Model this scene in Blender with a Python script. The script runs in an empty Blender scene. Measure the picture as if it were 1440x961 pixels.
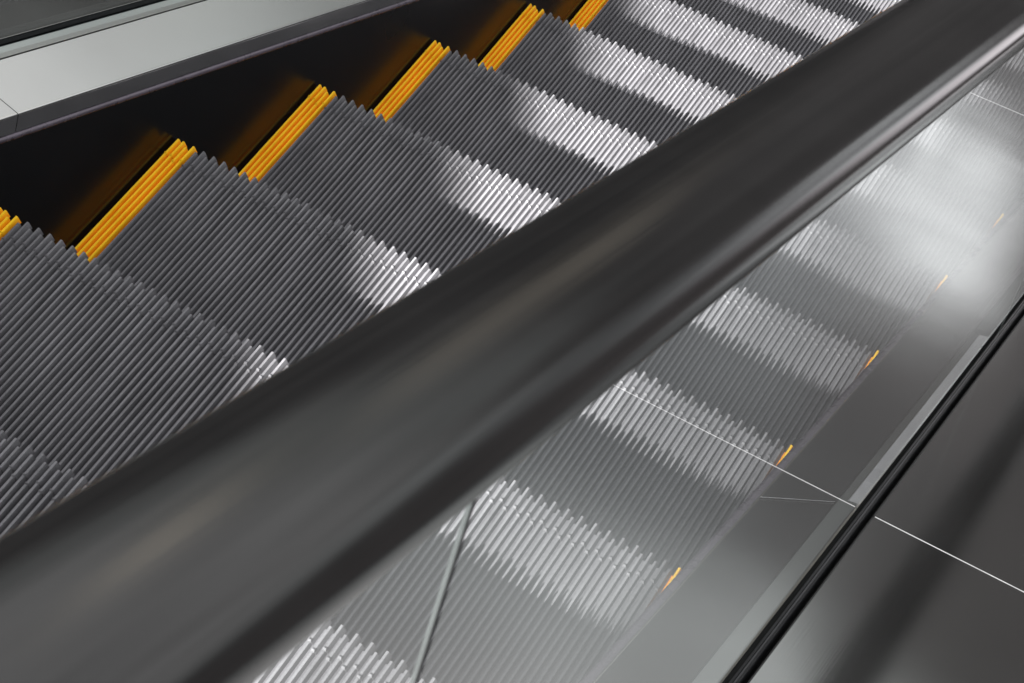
import bpy, math, random
from mathutils import Vector, Matrix
random.seed(4)
C30, S30, T30 = math.cos(math.radians(30)), 0.5, math.tan(math.radians(30))
D, RISE = 0.4, 0.4*T30
PITCH = 0.01086
X0 = -0.6086                     # outermost left ridge
NR = 113
scene = bpy.context.scene
col = scene.collection

# ---------------------------------------------------------------- helpers
class MB:
    def __init__(s): s.v=[]; s.f=[]
    def hexa(s, p):              # 8 points: bottom 4 (ccw), top 4
        n=len(s.v); s.v+=[tuple(q) for q in p]
        for f in ((3,2,1,0),(4,5,6,7),(0,1,5,4),(1,2,6,5),(2,3,7,6),(3,0,4,7)):
            s.f.append(tuple(n+i for i in f))
    def box(s,x0,x1,y0,y1,z0,z1):
        s.hexa([(x0,y0,z0),(x1,y0,z0),(x1,y1,z0),(x0,y1,z0),(x0,y0,z1),(x1,y0,z1),(x1,y1,z1),(x0,y1,z1)])
    def build(s,name,mat,parent=None,smooth=False):
        me=bpy.data.meshes.new(name); me.from_pydata(s.v,[],s.f); me.update()
        if smooth:
            for p in me.polygons: p.use_smooth=True
        o=bpy.data.objects.new(name,me); col.objects.link(o); o.data.materials.append(mat)
        if parent: o.parent=parent
        return o
def P(x,s,n):                     # incline frame: across, down the slope, square to the slope
    return (x, s*C30+n*S30, -s*S30+n*C30)
def prism(m, prof, s0, s1, closed=True, caps=True):
    """sweep a cross-section [(x,n)] along the slope"""
    n=len(m.v); k=len(prof)
    for s in (s0,s1): m.v += [P(x,s,nn) for x,nn in prof]
    for i in range(k if closed else k-1):
        j=(i+1)%k; m.f.append((n+i,n+k+i,n+k+j,n+j))
    if closed and caps:
        m.f.append(tuple(n+i for i in range(k))); m.f.append(tuple(n+k+i for i in reversed(range(k))))
def empty(name,loc=(0,0,0)):
    o=bpy.data.objects.new(name,None); o.location=loc; o.empty_display_size=.1; col.objects.link(o); return o
def tag(o,label,cat,group=None):
    o['label']=label; o['category']=cat
    if group: o['group']=group

# ---------------------------------------------------------------- materials
def mat(name):
    m=bpy.data.materials.new(name); m.use_nodes=True; nt=m.node_tree
    b=nt.nodes['Principled BSDF']; return m,nt,b
def N(nt,t,**k):
    n=nt.nodes.new(t)
    for a,v in k.items():
        if a.startswith('i_'): n.inputs[a[2:].replace('_',' ')].default_value=v
        else: setattr(n,a,v)
    return n
def maprange(nt,src,a,b,c,d,smooth=False):
    n=N(nt,'ShaderNodeMapRange'); n.interpolation_type='SMOOTHSTEP' if smooth else 'LINEAR'
    nt.links.new(src,n.inputs[0])
    for i,v in zip((1,2,3,4),(a,b,c,d)): n.inputs[i].default_value=v
    return n.outputs[0]
def math_(nt,op,a,b=None):
    n=N(nt,'ShaderNodeMath',operation=op)
    for i,q in enumerate((a,b)):
        if q is None: continue
        if isinstance(q,(int,float)): n.inputs[i].default_value=q
        else: nt.links.new(q,n.inputs[i])
    return n.outputs[0]
def mixc(nt,f,a,b,blend='MIX'):
    n=N(nt,'ShaderNodeMix',data_type='RGBA',blend_type=blend)
    for i,q in ((0,f),(6,a),(7,b)):
        if isinstance(q,bpy.types.NodeSocket): nt.links.new(q,n.inputs[i])
        else: n.inputs[i].default_value=q if i==0 else (*q,1)
    return n.outputs[2]

def tread_material(name, top, flank, groove_shade, rough, metallic, dirt):
    m,nt,b=mat(name); L=nt.links.new
    tc=N(nt,'ShaderNodeTexCoord'); sp=N(nt,'ShaderNodeSeparateXYZ'); L(tc.outputs['Object'],sp.inputs[0])
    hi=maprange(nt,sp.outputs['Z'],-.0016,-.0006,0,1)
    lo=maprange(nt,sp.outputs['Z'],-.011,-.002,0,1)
    mp=N(nt,'ShaderNodeMapping'); L(tc.outputs['Object'],mp.inputs[0]); mp.inputs['Scale'].default_value=(60,9,60)
    no=N(nt,'ShaderNodeTexNoise',i_Scale=1.0,i_Detail=5.0); L(mp.outputs[0],no.inputs['Vector'])
    n2=N(nt,'ShaderNodeTexNoise',i_Scale=420.0,i_Detail=2.0); L(tc.outputs['Object'],n2.inputs['Vector'])
    c=mixc(nt,lo,groove_shade,flank); c=mixc(nt,hi,c,top)  # groove floors get a darker colour, shade between the ridges painted in
    f=maprange(nt,no.outputs[0],.3,.75,1-dirt,1+dirt*.55)
    g=maprange(nt,n2.outputs[0],.35,.7,1-dirt*.6,1+dirt*.35)
    fg=math_(nt,'MULTIPLY',f,g)
    cc=N(nt,'ShaderNodeCombineColor')
    for i in range(3): L(fg,cc.inputs[i])
    c=mixc(nt,1.0,c,cc.outputs[0],'MULTIPLY')
    L(c,b.inputs['Base Color']); b.inputs['Roughness'].default_value=rough; b.inputs['Metallic'].default_value=metallic; b.inputs['Specular IOR Level'].default_value=.3
    L(maprange(nt,no.outputs[0],.3,.7,rough-.1,rough+.12),b.inputs['Roughness'])
    bp=N(nt,'ShaderNodeBump',i_Strength=.15,i_Distance=.0006); L(n2.outputs[0],bp.inputs['Height']); L(bp.outputs[0],b.inputs['Normal'])
    return m
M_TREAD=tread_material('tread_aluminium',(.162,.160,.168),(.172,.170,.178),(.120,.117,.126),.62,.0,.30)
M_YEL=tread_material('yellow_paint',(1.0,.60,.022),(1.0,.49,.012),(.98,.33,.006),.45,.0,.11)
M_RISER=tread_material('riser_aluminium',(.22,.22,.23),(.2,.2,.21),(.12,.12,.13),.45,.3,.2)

def steel(name, base, r0, r1, specks, bump=.02, b2s=.12):
    m,nt,b=mat(name); L=nt.links.new
    tc=N(nt,'ShaderNodeTexCoord')
    mp=N(nt,'ShaderNodeMapping'); L(tc.outputs['Object'],mp.inputs[0]); mp.inputs['Rotation'].default_value=(math.radians(30),0,0)
    n1=N(nt,'ShaderNodeTexNoise',i_Scale=2.2,i_Detail=3.0); L(mp.outputs[0],n1.inputs['Vector'])
    mp2=N(nt,'ShaderNodeMapping'); L(mp.outputs[0],mp2.inputs[0]); mp2.inputs['Scale'].default_value=(700,5,700)
    n2=N(nt,'ShaderNodeTexNoise',i_Scale=1.0,i_Detail=2.0); L(mp2.outputs[0],n2.inputs['Vector'])
    n3=N(nt,'ShaderNodeTexNoise',i_Scale=3.5,i_Detail=1.5); L(mp.outputs[0],n3.inputs['Vector'])
    c=mixc(nt,maprange(nt,n1.outputs[0],.3,.7,0,1),base,tuple(q*.86 for q in base))
    rough=maprange(nt,n1.outputs[0],.3,.7,r0,r1)
    if specks:
        mp3=N(nt,'ShaderNodeMapping'); L(tc.outputs['Object'],mp3.inputs[0])
        mp3.inputs['Rotation'].default_value=(0,0,.35); mp3.inputs['Scale'].default_value=(60,230,230)
        vo=N(nt,'ShaderNodeTexVoronoi',i_Scale=1.0,i_Randomness=1.0); L(mp3.outputs[0],vo.inputs['Vector'])
        se=N(nt,'ShaderNodeSeparateColor'); L(vo.outputs['Color'],se.inputs[0])
        keep=maprange(nt,se.outputs[0],.86,.88,0,1)
        sz=maprange(nt,se.outputs[1],0,1,.02,.10)
        d=math_(nt,'LESS_THAN',vo.outputs['Distance'],sz)
        k=math_(nt,'MULTIPLY',keep,d); k=math_(nt,'MULTIPLY',k,specks)
        c=mixc(nt,k,c,(.9,.9,.88))
        rr=math_(nt,'MULTIPLY',k,.6); rough=math_(nt,'ADD',rough,rr)
        L(math_(nt,'SUBTRACT',1.0,k),b.inputs['Metallic'])
    else: b.inputs['Metallic'].default_value=1
    L(c,b.inputs['Base Color']); L(rough,b.inputs['Roughness'])
    b1=N(nt,'ShaderNodeBump',i_Strength=bump,i_Distance=.0004); L(n2.outputs[0],b1.inputs['Height'])
    b2=N(nt,'ShaderNodeBump',i_Strength=b2s,i_Distance=.004); L(n3.outputs[0],b2.inputs['Height']); L(b1.outputs[0],b2.inputs['Normal'])
    L(b2.outputs[0],b.inputs['Normal'])
    return m
M_DECK=steel('brushed_steel',(.56,.555,.55),.12,.20,0,.01,.0)
M_LIP=steel('lip_steel',(.32,.32,.31),.25,.35,0)
M_OUTER=steel('scuffed_dark_steel',(.54,.535,.53),.08,.125,.2,.03)
M_LIP2=steel('dull_trim_steel',(.42,.43,.42),.25,.35,0)
M_TRIM=steel('trim_steel',(.40,.43,.42),.3,.4,0)

def plain(name,c,r,metal=0,spec=.5,noise=0,scale=30):
    m,nt,b=mat(name); L=nt.links.new
    b.inputs['Base Color'].default_value=(*c,1); b.inputs['Roughness'].default_value=r; b.inputs['Metallic'].default_value=metal
    b.inputs['Specular IOR Level'].default_value=spec
    tc=N(nt,'ShaderNodeTexCoord'); n=N(nt,'ShaderNodeTexNoise',i_Scale=float(scale),i_Detail=4.0); L(tc.outputs['Object'],n.inputs['Vector'])
    L(maprange(nt,n.outputs[0],.3,.7,max(.02,r-.05-noise),r+.05+noise),b.inputs['Roughness'])
    cc=mixc(nt,maprange(nt,n.outputs[0],.3,.7,0,1),tuple(q*.8 for q in c),tuple(min(1,q*1.15) for q in c)); L(cc,b.inputs['Base Color'])
    return m
M_SKIRT=plain('black_skirt_enamel',(.003,.0034,.004),.24,spec=.28,scale=3)
def rubber():
    m,nt,b=mat('handrail_rubber'); L=nt.links.new
    tc=N(nt,'ShaderNodeTexCoord'); mp=N(nt,'ShaderNodeMapping'); L(tc.outputs['Object'],mp.inputs[0]); mp.inputs['Rotation'].default_value=(math.radians(30),0,0)
    m2=N(nt,'ShaderNodeMapping'); L(mp.outputs[0],m2.inputs[0]); m2.inputs['Scale'].default_value=(130,1.2,130)
    st=N(nt,'ShaderNodeTexNoise',i_Scale=1.0,i_Detail=4.0); L(m2.outputs[0],st.inputs['Vector'])
    sm=N(nt,'ShaderNodeTexNoise',i_Scale=9.0,i_Detail=5.0,i_Distortion=.8); L(mp.outputs[0],sm.inputs['Vector'])
    fi=N(nt,'ShaderNodeTexNoise',i_Scale=900.0,i_Detail=1.0); L(mp.outputs[0],fi.inputs['Vector'])
    k=math_(nt,'ADD',math_(nt,'MULTIPLY',st.outputs[0],.6),math_(nt,'MULTIPLY',sm.outputs[0],.4))
    L(mixc(nt,maprange(nt,k,.38,.62,0,1),(.012,.0116,.0115),(.018,.0172,.0168)),b.inputs['Base Color'])
    L(maprange(nt,k,.35,.65,.12,.17),b.inputs['Roughness']); b.inputs['Specular IOR Level'].default_value=.50
    b1=N(nt,'ShaderNodeBump',i_Strength=.1,i_Distance=.001); L(st.outputs[0],b1.inputs['Height'])
    b2=N(nt,'ShaderNodeBump',i_Strength=.08,i_Distance=.0003); L(fi.outputs[0],b2.inputs['Height']); L(b1.outputs[0],b2.inputs['Normal'])
    L(b2.outputs[0],b.inputs['Normal'])
    return m
M_RUBBER=rubber()
M_SEAM=plain('seam_edge',(.85,.85,.83),.35,metal=.4)
M_GASKET=plain('black_gasket',(.012,.013,.014),.45)
M_GASKET2=plain('grey_gasket',(.085,.095,.10),.4)
M_DARK=plain('dark_gap',(.01,.01,.01),.7,spec=.2)
M_LILAC=plain('brush_strip',(.10,.085,.105),.28,metal=.3)
M_TRACK=plain('rail_track',(.12,.12,.12),.35,metal=.8)
M_TRUSS=plain('truss_steel',(.10,.10,.10),.5,metal=.3)

M_GLINT=plain('steel_glint',(.97,.97,1.0),.3,scale=3)  # near-white base colour stands in for the bright reflection on the steel
def glass():
    m=bpy.data.materials.new('clear_glass'); m.use_nodes=True; nt=m.node_tree; nt.nodes.clear(); L=nt.links.new
    out=N(nt,'ShaderNodeOutputMaterial'); mx=N(nt,'ShaderNodeMixShader'); tr=N(nt,'ShaderNodeBsdfTransparent'); gl=N(nt,'ShaderNodeBsdfGlossy')
    tr.inputs['Color'].default_value=(.90,.925,.915,1); gl.inputs['Roughness'].default_value=0.0; gl.inputs['Color'].default_value=(1,1,1,1)
    fr=N(nt,'ShaderNodeFresnel',i_IOR=1.52); 
    f=math_(nt,'MULTIPLY',fr.outputs[0],GL_GAIN)
    L(math_(nt,'MINIMUM',f,1.0),mx.inputs[0]); L(tr.outputs[0],mx.inputs[1]); L(gl.outputs[0],mx.inputs[2]); L(mx.outputs[0],out.inputs[0])
    return m
GL_GAIN=1.35
M_GLASS=glass()
M_EDGE=plain('glass_edge',(.50,.54,.52),.2,spec=.6)

# ---------------------------------------------------------------- one step
def ridge(m, x, y0, y1, wt=.0034, wb=.0062, h=.012, endh=.014, split=.038, gap=.0004):
    """one cleat of the tread running front to back, with the small insert joint near its nose"""
    for a,b_ in ((y0,y1-split-gap),(y1-split,y1)):
        last = b_==y1
        wb_=.0090 if last else wb
        zb=-endh if last else -h
        b2 = b_
        m.hexa([(x-wb_/2,a,zb),(x+wb_/2,a,zb),(x+wb_/2,b_,zb),(x-wb_/2,b_,zb),
                (x-wt/2,a,0),(x+wt/2,a,0),(x+wt/2-.0002*0,b2-(.0012 if last else 0),0),(x-wt/2,b2-(.0012 if last else 0),0)])
        if last:   # tiny raised burr at the insert joint, catches the light
            m.hexa([(x-wt/2-.0009,a-.0022,-.0012),(x+wt/2+.0009,a-.0022,-.0012),(x+wt/2+.0009,a+.0018,-.0012),(x-wt/2-.0009,a+.0018,-.0012),(x-wt/2-.0003,a,.0024),(x+wt/2+.0003,a,.0024),(x+wt/2+.0003,a+.0008,.0024),(x-wt/2-.0003,a+.0008,.0024)])
def make_step(with_label=None):
    root=empty('escalator_step')
    tr=MB(); yl=MB(); yr=MB(); ri=MB()
    tr_y0=-D+.006
    for i in range(NR):
        x=X0+i*PITCH
        tall = i in (0,1,NR-2,NR-1) or i%2==1
        y1 = 0.0 if tall else -.0085
        if i<4: t=yl
        elif i>=NR-4: t=yr
        else: t=tr
        ridge(t,x,tr_y0,y1)
        if tall:   # riser cleats
            w=.0046
            ri.hexa([(x-w/2,-.022,-.225),(x+w/2,-.022,-.225),(x+w/2,-.010,-.225),(x-w/2,-.010,-.225),
                     (x-w/2,-.016,-.0145),(x+w/2,-.016,-.0145),(x+w/2,-.002,-.0145),(x-w/2,-.002,-.0145)])
    xa=X0+3.5*PITCH; xb=X0+(NR-4.5)*PITCH; e=X0-PITCH*.35; e2=-e
    yb=-.012
    tr.box(xa+.0004,xb-.0004,tr_y0,yb,-.020,-.0105)
    yl.box(e,xa,tr_y0,yb,-.020,-.0100); yr.box(xb,e2,tr_y0,yb,-.020,-.0100)
    ri.box(e,e2,-.030,-.016,-.228,-.0205)
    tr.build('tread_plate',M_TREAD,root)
    yl.build('yellow_border_strip',M_YEL,root); yr.build('yellow_border_strip',M_YEL,root)
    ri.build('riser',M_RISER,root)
    fr=MB(); fr.box(-.56,.56,tr_y0+.02,-.04,-.075,-.0205); fr.build('step_frame',M_TRUSS,root)
    return root
def dup(root):
    r=root.copy(); col.objects.link(r)
    for ch in list(root.children):
        c=ch.copy(); col.objects.link(c); c.parent=r
    return r
labels={
 -3:'grooved grey escalator step highest up the slope, just behind the photographer side',
 -2:'grooved grey escalator step just above the one cut off at the lower left corner',
 -1:'grooved grey escalator step cut off at the lower left corner, only its toothed nose showing',
  0:'large grooved grey step at the left edge, only its yellow border tip in frame',
  1:'grooved grey step whose long yellow border is the lowest one fully visible',
  2:'grooved grey step with the second fully visible yellow border from the left',
  3:'grooved grey step with the third fully visible yellow border from the left',
  4:'grooved grey step whose yellow border just touches the top edge of the photo',
  5:'grooved grey step whose short yellow border is cut off by the top edge',
  6:'far grooved grey step below the last yellow border, bright nose band with darker notch',
  7:'farthest grooved grey step visible, a white sliver beside the handrail at the top edge',
  8:'grooved grey step farthest down the slope but one, hidden under the handrail',
  9:'grooved grey step farthest down the slope, beyond the top edge'}
proto=make_step()
for k in range(-3,10):
    r=proto if k==-3 else dup(proto)
    r.location=(0,k*D,-k*RISE)
    tag(r,labels[k],'escalator step','escalator steps going down the slope')

# ---------------------------------------------------------------- balustrades
SA,SB=-3.6,6.4
def seg_boxes(seams, a, b, gap):
    xs=[a]+sorted(seams)+[b]
    return [(xs[i]+(gap/2 if i else 0), xs[i+1]-(gap/2 if i<len(xs)-2 else 0)) for i in range(len(xs)-1)]
N_LIP0,N_LIP1,N_TOP=.111,.137,.180
XG=.765
def balustrade(sgn, seams_in, seams_out, glass_seams, out_w, lx, ln, label_):
    root=empty('balustrade',(0,0,0))
    def q(prof): return [(sgn*x,n) for x,n in (prof if sgn>0 else reversed(prof))]
    m=MB(); prism(m,q([(.6165,-.20),(.6165,.108),(.6195,.108),(.6195,-.20)]),SA,SB); m.build('skirt_panel',M_SKIRT,root)
    m=MB(); prism(m,q([(.6158,.1085),(.6150,.112),(.6158,.1155),(.622,.1175),(.640,.1175),(.640,.1085)]),SA,SB); m.build('trim_bead',M_LILAC,root,True)
    # sloped inner deck in plates
    for a,b_ in seg_boxes(seams_in,SA,SB,.0018):
        m=MB(); pr=[(lx,.1185),(lx,ln-.0045)]
        for t in range(7):
            an=math.pi/2*t/6; pr.append((lx+.004-.004*math.cos(an), ln-.0045+.0045*math.sin(an)))
        pr+= [(.7270,N_TOP-.005),(.7270,N_TOP-.009),(lx+.0095,.1185)]
        prism(m,q(pr),a,b_); m.build('inner_deck',M_DECK,root)
    # glazing channel: inner trim, gaskets, base
    for (a,b_,mt,x0) in ((SA,.052,M_TRIM,.7285),(.054,.752,M_GLINT if sgn>0 else M_TRIM,.7390),(.770,SB,M_TRIM,.7285)):
        m=MB(); prism(m,q([(x0,.150),(x0,N_TOP-.003),(x0+.001,N_TOP-.002),(.7545 if mt is M_GLINT else .7515,N_TOP+.001),(.7545 if mt is M_GLINT else .7515,.150)]),a,b_); m.build('glazing_trim',mt,root)
    m=MB(); prism(m,q([(.7285,.150),(.7285,N_TOP-.003),(.7295,N_TOP-.0025),(.7390,N_TOP-.0015),(.7390,.150)]),.054,.752); m.build('glazing_trim',M_LIP2,root)
    gm=M_GASKET if sgn>0 else M_GASKET2
    m=MB(); prism(m,q([(.7550,.15),(.7550,N_TOP-.004),(.7635 if sgn<0 else .7600,N_TOP-.006),(.7635 if sgn<0 else .7600,.15)]),SA,SB); m.build('gasket',gm,root)
    m=MB(); prism(m,q([(.7662,.15),(.7662,N_TOP+.005),(.7680,N_TOP+.004),(.7700,N_TOP+.000),(.7700,.15)]),SA,SB); m.build('gasket',M_GASKET,root)
    m=MB(); prism(m,q([(.725,.125),(.725,.1505),(.800,.1505),(.800,.125)]),SA,SB); m.build('glazing_channel',M_DARK,root)
    # outer deck plates
    for a,b_ in seg_boxes(seams_out,SA,SB,.0016):
        m=MB(); z=N_TOP-.003
        pr=[(.7760,.155),(.7760,z-.003),(.7768,z-.001),(.779,z),(out_w,z),(out_w,z-.16),(out_w-.002,z-.16),(out_w-.002,z-.004),(.781,z-.004),(.781,.155)]
        n=len(m.v); kk=len(pr)
        prism(m,q(pr),a,b_); m.build('outer_deck',M_OUTER if sgn>0 else M_DECK,root)
    for s in seams_out:  # pale bead added on each outer seam to draw its bright glint
        m=MB(); K=6; n0=len(m.v)
        for xx in (.780,out_w-.003):
            m.v+=[P(sgn*xx,s+.0006*math.cos(math.pi*i/K),N_TOP-.0032+.0009*math.sin(math.pi*i/K)) for i in range(K+1)]
        for i in range(K): m.f.append((i,i+1,K+2+i,K+1+i))
        m.build('seam_glint',M_SEAM,root,True)
    if sgn>0:          # white strip added along the inner deck seam, painted as its bright line
        m=MB(); s0=.038; h=.0012
        m.v+=[P(.633,s0-.0007,ln+.0018),P(.633,s0+.0007,ln+.0018),P(.726,s0+.0007,N_TOP-.0038),P(.726,s0-.0007,N_TOP-.0038)]; m.f.append((0,3,2,1))
        m.build('seam_glint',M_GLINT,root)
    m=MB(); prism(m,q([(.63,-.45),(.63,.105),(.734,.13),(.734,.124),(.80,.124),(.80,.15),(out_w-.01,.15),(out_w-.01,-.45)]),SA,SB); m.build('truss_cover',M_TRUSS,root)
    # glass
    segs=seg_boxes(glass_seams,SA,SB,.0056)
    for a,b_ in segs:
        g=MB(); xs=sgn*.7625, sgn*.7657
        top=.988
        g.v+= [P(xs[1],a,.152),P(xs[1],b_,.152),P(xs[1],b_,top),P(xs[1],a,top)]; g.f.append((0,1,2,3))
        go=g.build('glass_panel',M_GLASS,root)
        e=MB()
        if b_<SB:      # polished end face of the pane at the joint
            e=MB(); prism(e,q([(.7638,.152),(.7638,top),(.7656,top),(.7656,.152)]),b_-.0020,b_); e.build('glass_edge',M_EDGE,go)
    for s in glass_seams:
        m=MB(); m.v=[]; 
        prism(m,q([(.7632,.155),(.7632,.986),(.7654,.986),(.7654,.155)]),s-.0024,s+.0020); m.build('joint_seal',M_GASKET,root)
    m=MB(); prism(m,q([(.7520,.976),(.7520,.994),(.778,.994),(.778,.976)]),SA,SB); m.build('rail_track',M_TRACK,root)
    tag(root,label_,'balustrade')
    return root
balustrade(1,[-1.9,.038,1.98],[-1.9,.049,1.975,3.9],[-1.456,.761,2.98],2.05,.6295,.130,'near side escalator balustrade, clear glass panels over dark scuffed steel decks at lower right')
balustrade(-1,[-1.95,.018,1.98],[-1.9,.03,1.98],[-2.2,.05,4.7],1.25,.6185,.150,'far side escalator balustrade, bright steel deck above the black skirt at upper left')

# ---------------------------------------------------------------- handrails
def handrail(sgn,label_):
    prof=[]; cx=sgn*(XG-.0006); cn=1.003; hw=.0472; hh=.0205; 
    def sup(t,a,b,e=3.0):
        c,s=math.cos(t),math.sin(t)
        return (math.copysign(abs(c)**(2/e),c)*a, math.copysign(abs(s)**(2/e),s)*b)
    K=40
    for i in range(K):
        t=2*math.pi*i/K; x,n=sup(t,hw,hh)
        if n>0: n+= .0018*(1-(x/hw)**2)
        prof.append((cx+x,cn+n))
    m=MB(); steps=40
    ss=[SA+(SB-SA)*i/steps for i in range(steps+1)]
    for s in ss: m.v+=[P(x,s,n) for x,n in prof]
    for i in range(steps):
        for j in range(K):
            j2=(j+1)%K; m.f.append((i*K+j,i*K+j2,(i+1)*K+j2,(i+1)*K+j))
    m.f.append(tuple(range(K))); m.f.append(tuple(steps*K+j for j in reversed(range(K))))
    o=m.build('handrail',M_RUBBER,None,True)
    tag(o,label_,'handrail')
handrail(1,'wide black rubber handrail running diagonally across the whole photo in the foreground')
handrail(-1,'black rubber handrail on top of the far side glass, beyond the upper left corner')

# ---------------------------------------------------------------- world (soft indoor surroundings)
LAMPS=[((-.401,.902,.157),.42),((-.385,.910,.140),.30),((-.268,.959,-.089),.12),((-.290,.956,-.051),.09),((-.307,.951,-.015),.12),((-.321,.947,.021),.12)]
w=bpy.data.worlds.new('World'); scene.world=w; w.use_nodes=True; nt=w.node_tree; L=nt.links.new
bg=nt.nodes['Background']
tc=N(nt,'ShaderNodeTexCoord')
nz=N(nt,'ShaderNodeTexNoise',i_Scale=3.0,i_Detail=2.0); L(tc.outputs['Generated'],nz.inputs['Vector'])
nz2=N(nt,'ShaderNodeTexNoise',i_Scale=7.0,i_Detail=3.0); L(tc.outputs['Generated'],nz2.inputs['Vector'])
sp=N(nt,'ShaderNodeSeparateXYZ'); L(tc.outputs['Generated'],sp.inputs[0])
z=math_(nt,'ADD',sp.outputs['Z'],math_(nt,'MULTIPLY',math_(nt,'SUBTRACT',nz.outputs[0],.5),.035))
az=math_(nt,'ADD',math_(nt,'ARCTAN2',sp.outputs['X'],sp.outputs['Y']),math_(nt,'MULTIPLY',math_(nt,'SUBTRACT',nz2.outputs[0],.5),.12))
up1=maprange(nt,math_(nt,'SUBTRACT',z,math_(nt,'SUBTRACT',maprange(nt,az,-.09,-.01,0,.065),maprange(nt,az,.08,.12,0,.045))),.008,.026,0,1,True)
up2=maprange(nt,z,.085,.18,0,1,True)
low=maprange(nt,z,-.05,-.12,0,1,True)
dn=math_(nt,'MULTIPLY',maprange(nt,z,-.126,-.138,0,1,True),maprange(nt,z,-.56,-.46,0,1,True))
fr=maprange(nt,math_(nt,'ADD',az,maprange(nt,z,-.20,-.28,0,-.13)),.075,.115,0,1,True)
fr2=maprange(nt,az,.46,.30,0,1,True)
blob=math_(nt,'MULTIPLY',math_(nt,'MULTIPLY',dn,fr),fr2)
hz=maprange(nt,nz2.outputs[0],.35,.7,.72,1.22)
azr=maprange(nt,az,.05,.12,0,1,True)
azr2=math_(nt,'MULTIPLY',maprange(nt,az,.13,.20,0,1,True),math_(nt,'MULTIPLY',maprange(nt,az,.42,.33,0,1,True),maprange(nt,z,-.20,-.14,0,1,True)))
base=mixc(nt,low,mixc(nt,azr,(.10,.096,.095),(.17,.167,.17)),mixc(nt,azr,(.115,.11,.11),(.17,.155,.155)))
base=mixc(nt,azr2,base,(.40,.42,.43))
base=mixc(nt,math_(nt,'MULTIPLY',maprange(nt,az,-.20,-.34,0,1,True),maprange(nt,z,0.0,-.08,0,1,True)),base,(.045,.044,.044))
base=mixc(nt,up1,base,mixc(nt,azr2,mixc(nt,azr,(.50,.53,.52),(.74,.78,.78)),(1.0,1.06,1.06)))
base=mixc(nt,up2,base,(1.32,1.32,1.32))
top=maprange(nt,sp.outputs['Z'],.22,.6,0,1,True)
base=mixc(nt,top,base,(1.55,1.55,1.60))
nz3=N(nt,'ShaderNodeTexNoise',i_Scale=13.0,i_Detail=3.0,i_Distortion=1.2); L(tc.outputs['Generated'],nz3.inputs['Vector'])
sm=maprange(nt,nz3.outputs[0],.40,.58,0,1,True)
bc=mixc(nt,sm,(.60,.62,.64),(2.05,2.12,2.15))
bc=mixc(nt,maprange(nt,z,-.27,-.36,0,1,True),bc,(3.2,3.0,3.1))
base=mixc(nt,blob,base,bc)
cc=N(nt,'ShaderNodeCombineColor')
for i in range(3): L(hz,cc.inputs[i])
base=mixc(nt,1.0,base,cc.outputs[0],'MULTIPLY')
for vec,st in LAMPS:      # small warm lights of the hall, far ahead
    n=N(nt,'ShaderNodeVectorMath',operation='DOT_PRODUCT'); L(tc.outputs['Generated'],n.inputs[0]); n.inputs[1].default_value=Vector(vec).normalized()
    f=maprange(nt,n.outputs['Value'],math.cos(math.radians(2.6)),math.cos(math.radians(.6)),0,1,True)
    base=mixc(nt,math_(nt,'MULTIPLY',f,st),base,(3.6,3.2,2.6))
L(base,bg.inputs[0]); bg.inputs[1].default_value=1.0

# ---------------------------------------------------------------- spot lamp with a shaped beam (light reaching the step noses)
TE=math.tan(math.radians(38.2)); DIST=14.0
dirv=Vector((-.055,1,-TE)).normalized(); SL=Vector((0,1,-T30))
T=Vector((0,.8,-.8*T30))
ld=bpy.data.lights.new('ceiling_spot','SPOT'); ld.energy=76000; ld.spot_size=math.radians(26); ld.spot_blend=.2; ld.shadow_soft_size=.05
ld.color=(1,.985,.97)
lo=bpy.data.objects.new('ceiling_spot',ld); col.objects.link(lo); lo.location=T-dirv*DIST
lo.rotation_euler=dirv.to_track_quat('-Z','Y').to_euler()
ld.use_nodes=True; nt=ld.node_tree; L=nt.links.new
em=[n for n in nt.nodes if n.type=='EMISSION'][0]
ge=N(nt,'ShaderNodeNewGeometry')
def dot(v):
    n=N(nt,'ShaderNodeVectorMath',operation='DOT_PRODUCT'); L(ge.outputs['Incoming'],n.inputs[0]); n.inputs[1].default_value=v; return n.outputs['Value']
dz=dot(dirv)
LP=lo.location.copy()
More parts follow.
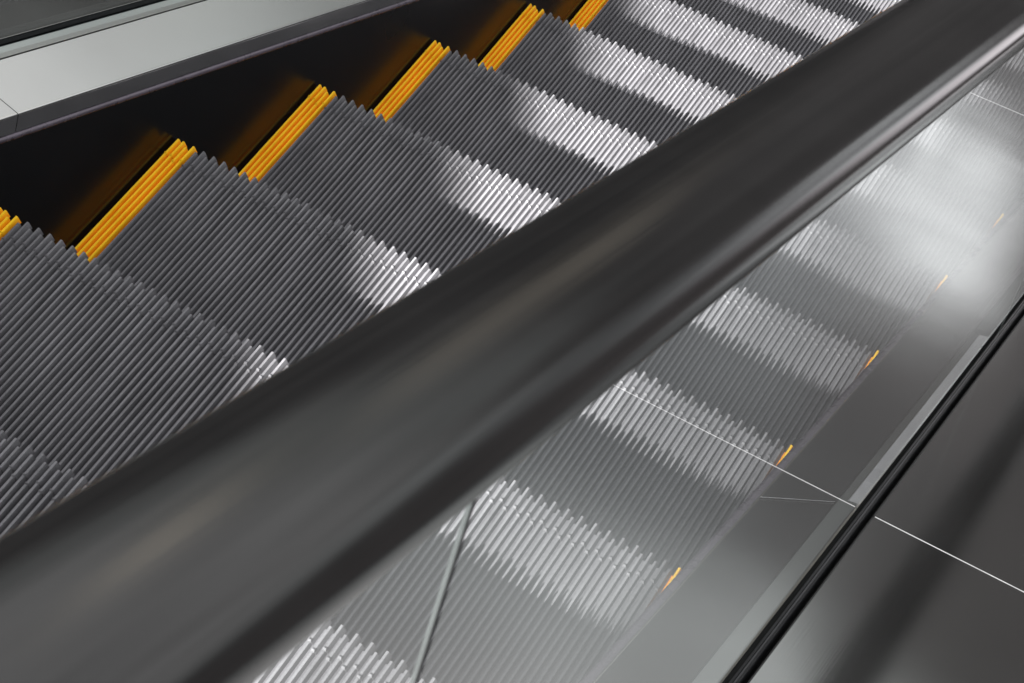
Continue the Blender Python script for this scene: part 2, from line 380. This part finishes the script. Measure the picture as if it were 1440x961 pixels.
def plane(line, pt):               # signed sideways distance (m) of the lit point from the plane of a line and the beam
    nrm=dirv.cross(Vector(line)); nrm=nrm/nrm.x
    a=math_(nt,'MULTIPLY',math_(nt,'DIVIDE',dot(nrm),dz),DIST)
    return math_(nt,'ADD',a,nrm.dot(LP-Vector(pt)))
u=plane(SL,(0,0,0)); q=plane((-.193,1,-T30),(-.131,0,0))
upv=Vector((1,0,0)).cross(dirv).normalized(); upv=upv if upv.z>0 else -upv
v=math_(nt,'MULTIPLY',math_(nt,'DIVIDE',dot(upv),dz),DIST)
left=maprange(nt,q,-.02,.028,0,1,True)
notch=maprange(nt,math_(nt,'ABSOLUTE',math_(nt,'SUBTRACT',q,.36)),.035,.0,1,.66,True)
boost=maprange(nt,q,.36,.41,1,1.15,True)
left=math_(nt,'MULTIPLY',left,math_(nt,'MULTIPLY',notch,boost))
right=maprange(nt,u,.27,.38,1,.38,True)
far=maprange(nt,v,-.02,.08,0,1,True)
far=math_(nt,'MULTIPLY',far,maprange(nt,u,.22,.36,0,.8,True))
right=math_(nt,'MULTIPLY',right,math_(nt,'SUBTRACT',1.0,far))
cut=maprange(nt,u,.600,.606,1,0,True)
hi=maprange(nt,v,.62,.55,0,1,True); lo_=maprange(nt,v,-.55,-.45,0,1,True)
s=math_(nt,'MULTIPLY',math_(nt,'MULTIPLY',left,right),math_(nt,'MULTIPLY',cut,math_(nt,'MULTIPLY',hi,lo_)))
L(s,em.inputs['Strength'])

# ---------------------------------------------------------------- camera
cd=bpy.data.cameras.new('camera'); co=bpy.data.objects.new('camera',cd); col.objects.link(co); scene.camera=co
co.location=(1.0238624,-1.2098378,2.3253945); co.rotation_euler=(.6134260,-.0092656,.5493502)
cd.sensor_width=36; cd.lens=68.48; cd.clip_start=.05; cd.clip_end=100
cd.dof.use_dof=True; cd.dof.focus_distance=2.95; cd.dof.aperture_fstop=27
scene.view_settings.view_transform='Standard'; scene.view_settings.look='None'; scene.view_settings.exposure=0
scene.cycles.use_denoising=True
scene.cycles.max_bounces=8; scene.cycles.transparent_max_bounces=12
